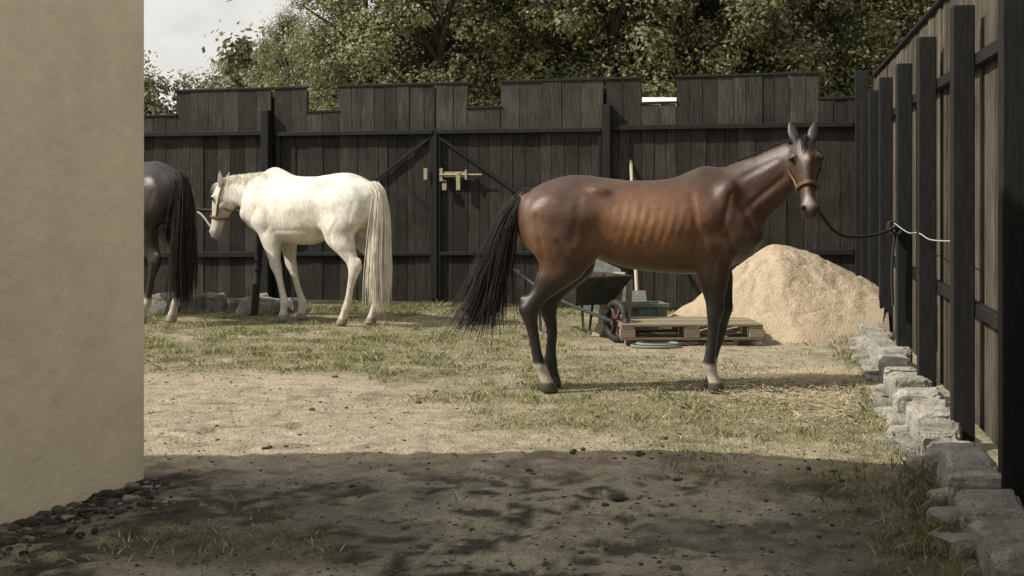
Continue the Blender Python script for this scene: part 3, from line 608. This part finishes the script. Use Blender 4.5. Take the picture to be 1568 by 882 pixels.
def col_bay(V,hd_,t,l,f):
    x,y,z=V.T; n=fbm(V*4,3,3)
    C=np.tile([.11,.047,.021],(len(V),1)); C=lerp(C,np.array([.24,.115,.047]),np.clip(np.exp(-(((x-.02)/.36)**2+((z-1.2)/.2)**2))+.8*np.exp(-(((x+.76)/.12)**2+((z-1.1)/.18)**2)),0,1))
    C=lerp(C,np.array([.035,.018,.012]),sst(1.40,1.56,z)*.55*(z<2)); C=lerp(C,np.array([.022,.014,.010]),sst(.6,.85,x)*sst(1.4,1.05,z)*.85*(1-hd_))  # darker back is coat; chest shade is painted into the colour
    C=lerp(C,np.array([.045,.024,.015]),sst(-.25,-.5,x)*.5*sst(.9,1.2,z)); C=lerp(C,np.array([.05,.026,.016]),sst(1.05,.88,z)*.6*(1-hd_)); C=lerp(C,np.array([.06,.033,.021]),sst(.38,.5,x)*.5*(1-hd_))  # includes shade painted onto the underside of the belly
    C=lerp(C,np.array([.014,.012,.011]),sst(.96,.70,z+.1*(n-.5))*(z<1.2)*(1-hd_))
    sock=sst(.23,.2,z+.05*(n-.5))*((y<0)|(x>0)); C=lerp(C,np.array([.5,.43,.35]),sock*(1-hd_)*.9)
    C=lerp(C,np.array([.05,.04,.032]),sst(.085,.07,z)*(1-hd_))
    fc=np.array([.065,.038,.025]); C=lerp(C,fc,hd_*.9); C=lerp(C,np.array([.03,.022,.02]),hd_*sst(.66,.85,t)*.8)
    C=lerp(C,np.array([.5,.42,.36]),hd_*np.exp(-((l/.018)**2+((t-.27)/.05)**2))*(f>.0)); C=lerp(C,np.array([.42,.33,.28]),hd_*np.exp(-((l/.03)**2+((t-.84)/.09)**2))*(f>-.0)*.9)
    C=lerp(C,np.array([.018,.014,.012]),(t<-.15)*(z>8)*1.)
    return C
def col_white(V,hd_,t,l,f):
    x,y,z=V.T; n=fbm(V*5,3,4); d=fbm(V*13,13,2); C=np.tile([.78,.735,.65],(len(V),1)); C=C*(1-.2*sst(.45,.7,n))[:,None]
    C=lerp(C,np.array([.42,.39,.35]),sst(.5,.62,d)*.38*sst(.1,-.3,x)*sst(1.35,1.0,z)+sst(.5,.62,d)*.18)
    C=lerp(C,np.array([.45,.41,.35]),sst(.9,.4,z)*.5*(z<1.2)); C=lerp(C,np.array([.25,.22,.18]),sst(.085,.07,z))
    C=lerp(C,np.array([.22,.19,.17]),hd_*sst(.72,.95,t)*.75); C=lerp(C,np.array([.4,.36,.31]),hd_*.3); return C
def col_blk(V,hd_,t,l,f):
    x,y,z=V.T; n=fbm(V*4,3,3); C=np.tile([.02,.016,.013],(len(V),1)); C=lerp(C,np.array([.045,.026,.017]),sst(.5,.7,n)*.6)
    C=lerp(C,np.array([.5,.45,.38]),sst(.27,.22,z+.06*(n-.5))*(z>.0)*(x<0)); C=lerp(C,np.array([.3,.25,.2]),sst(.085,.07,z)); return C
neck1=[(.50,0,1.26,.17,.30),(.64,0,1.335,.15,.285),(.78,-.015,1.43,.122,.25),(.92,-.05,1.53,.102,.21),(1.03,-.10,1.62,.09,.172),(1.11,-.15,1.69,.08,.135)]
bt=[(-.80,0,1.43),(-.90,0,1.33),(-.99,0,1.1),(-1.06,0,.85),(-1.12,0,.62),(-1.20,0,.38)]
bs=[(.015,.02,.015),(.03,.025,.02),(.045,.04,.03),(.07,.05,.03),(.095,.06,.04),(.14,.08,.06)]
def crest(neck,off,down,n_,rad_,sy):
    nk=interp_rings(neck,4); out=[]
    for i in range(2,len(nk),1):
        x,y,z,w_,h=nk[i]; a=nk[i-1][:3]; t=Vector(nk[i][:3]-a).normalized(); S=t.cross(Vector((0,0,1))).normalized(); U=S.cross(t); c=Vector((x,y,z))
        if i<8 and off: continue
        top=c+U*(h*.97); o1=c+U*(h*.85)-S*sy*(w_*.6+.01); o2=c+U*(h*.85-down)-S*sy*(w_*.95+.012)
        out.append(([top-U*.02,top+U*.006-S*sy*.01,o1,o2],[(.025,.012,.004),(.025,.012,.005),(.028,.006,.012),(.03,.006,.025)],n_,rad_))
    return out
legs=[('h',-1,0,-.0),('h',1,.32,.03),('f',-1,0,-.05),('f',1,.28,-.05)]
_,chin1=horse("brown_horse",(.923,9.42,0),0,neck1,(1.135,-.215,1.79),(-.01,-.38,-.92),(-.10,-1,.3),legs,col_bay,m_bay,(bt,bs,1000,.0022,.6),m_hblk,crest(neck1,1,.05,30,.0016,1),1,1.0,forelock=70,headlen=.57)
neck2=[(.50,0,1.27,.16,.30),(.66,0,1.31,.14,.26),(.82,0,1.34,.11,.21),(.97,.01,1.36,.095,.175),(1.09,.02,1.375,.085,.14),(1.16,.03,1.38,.075,.11)]
wt_=[(-.83,0,1.43),(-.90,0,1.33),(-.92,.0,1.1),(-.91,0,.8),(-.90,0,.5),(-.89,0,.16)]
ws=[(.02,.025,.015),(.025,.035,.02),(.035,.055,.02),(.04,.065,.03),(.045,.07,.04),(.05,.065,.05)]
legsw=[('h',1,.10,.14),('h',-1,-.02,-.03),('f',1,-.12,-.32),('f',-1,-.0,-.36)]
yw=math.radians(180-32)
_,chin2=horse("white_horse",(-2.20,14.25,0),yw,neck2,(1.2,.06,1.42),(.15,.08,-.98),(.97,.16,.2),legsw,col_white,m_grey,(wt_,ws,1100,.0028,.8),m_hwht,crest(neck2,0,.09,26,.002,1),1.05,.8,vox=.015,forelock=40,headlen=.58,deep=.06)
yb=math.radians(180-38)
_,chin3=horse("black_horse",(-4.30,14.5,0),yb,neck2,(1.2,.05,1.45),(.2,.06,-.97),(.97,.1,.2),[('h',1,.1,.22),('h',-1,.05,.1),('f',1,0,0),('f',-1,0,-.1)],col_blk,m_blk,(wt_,ws,700,.0026,.8),m_hblk,None,1.13,.7,vox=.016)
# ------------------------------------------------------------ ropes
def rope(name,pts,r_,col):
    k=interp_rings([tuple(p) for p in pts],6); mb=MB(); mb.tube([Vector(p) for p in k],r_,8,col); return mb.obj(name,m_rope,smooth=True)
fp=Vector((3.05,10.42,1.14))
rope("lead_rope",[chin1,chin1+Vector((.12,.1,-.13)),chin1.lerp(fp,.35)+Vector((0,0,-.20)),chin1.lerp(fp,.7)+Vector((0,0,-.13)),fp,fp+Vector((.03,.02,.02)),fp+Vector((.0,.0,-.1)),fp+Vector((-.02,.0,-.35)),fp+Vector((-.01,0,-.62))],.012,(.03,.03,.03))
mb=MB()
for q in range(6): 
    a=q*1.1; mb.tube([fp+Vector((.05*math.cos(b+a),.045*math.sin(b)*math.cos(a),.05*math.sin(b+q))) for b in np.linspace(0,5.5,14)],.011,6,(.03,.03,.03))
mb.obj("rope_knot",m_rope,smooth=True)
rope("white_cord",[fp+Vector((0,0,.04)),Vector((2.94,9.7,1.13)),Vector((2.80,9.0,1.15)),Vector((2.66,8.3,1.13)),Vector((2.47,7.30,1.16))],.004,(.4,.41,.39))
hr=Vector((-3.7,15.35,1.19))
rope("lead_rope",[chin2,chin2.lerp(hr,.4)+Vector((0,0,-.14)),chin2.lerp(hr,.8)+Vector((0,0,-.03)),hr],.012,(.3,.3,.28))
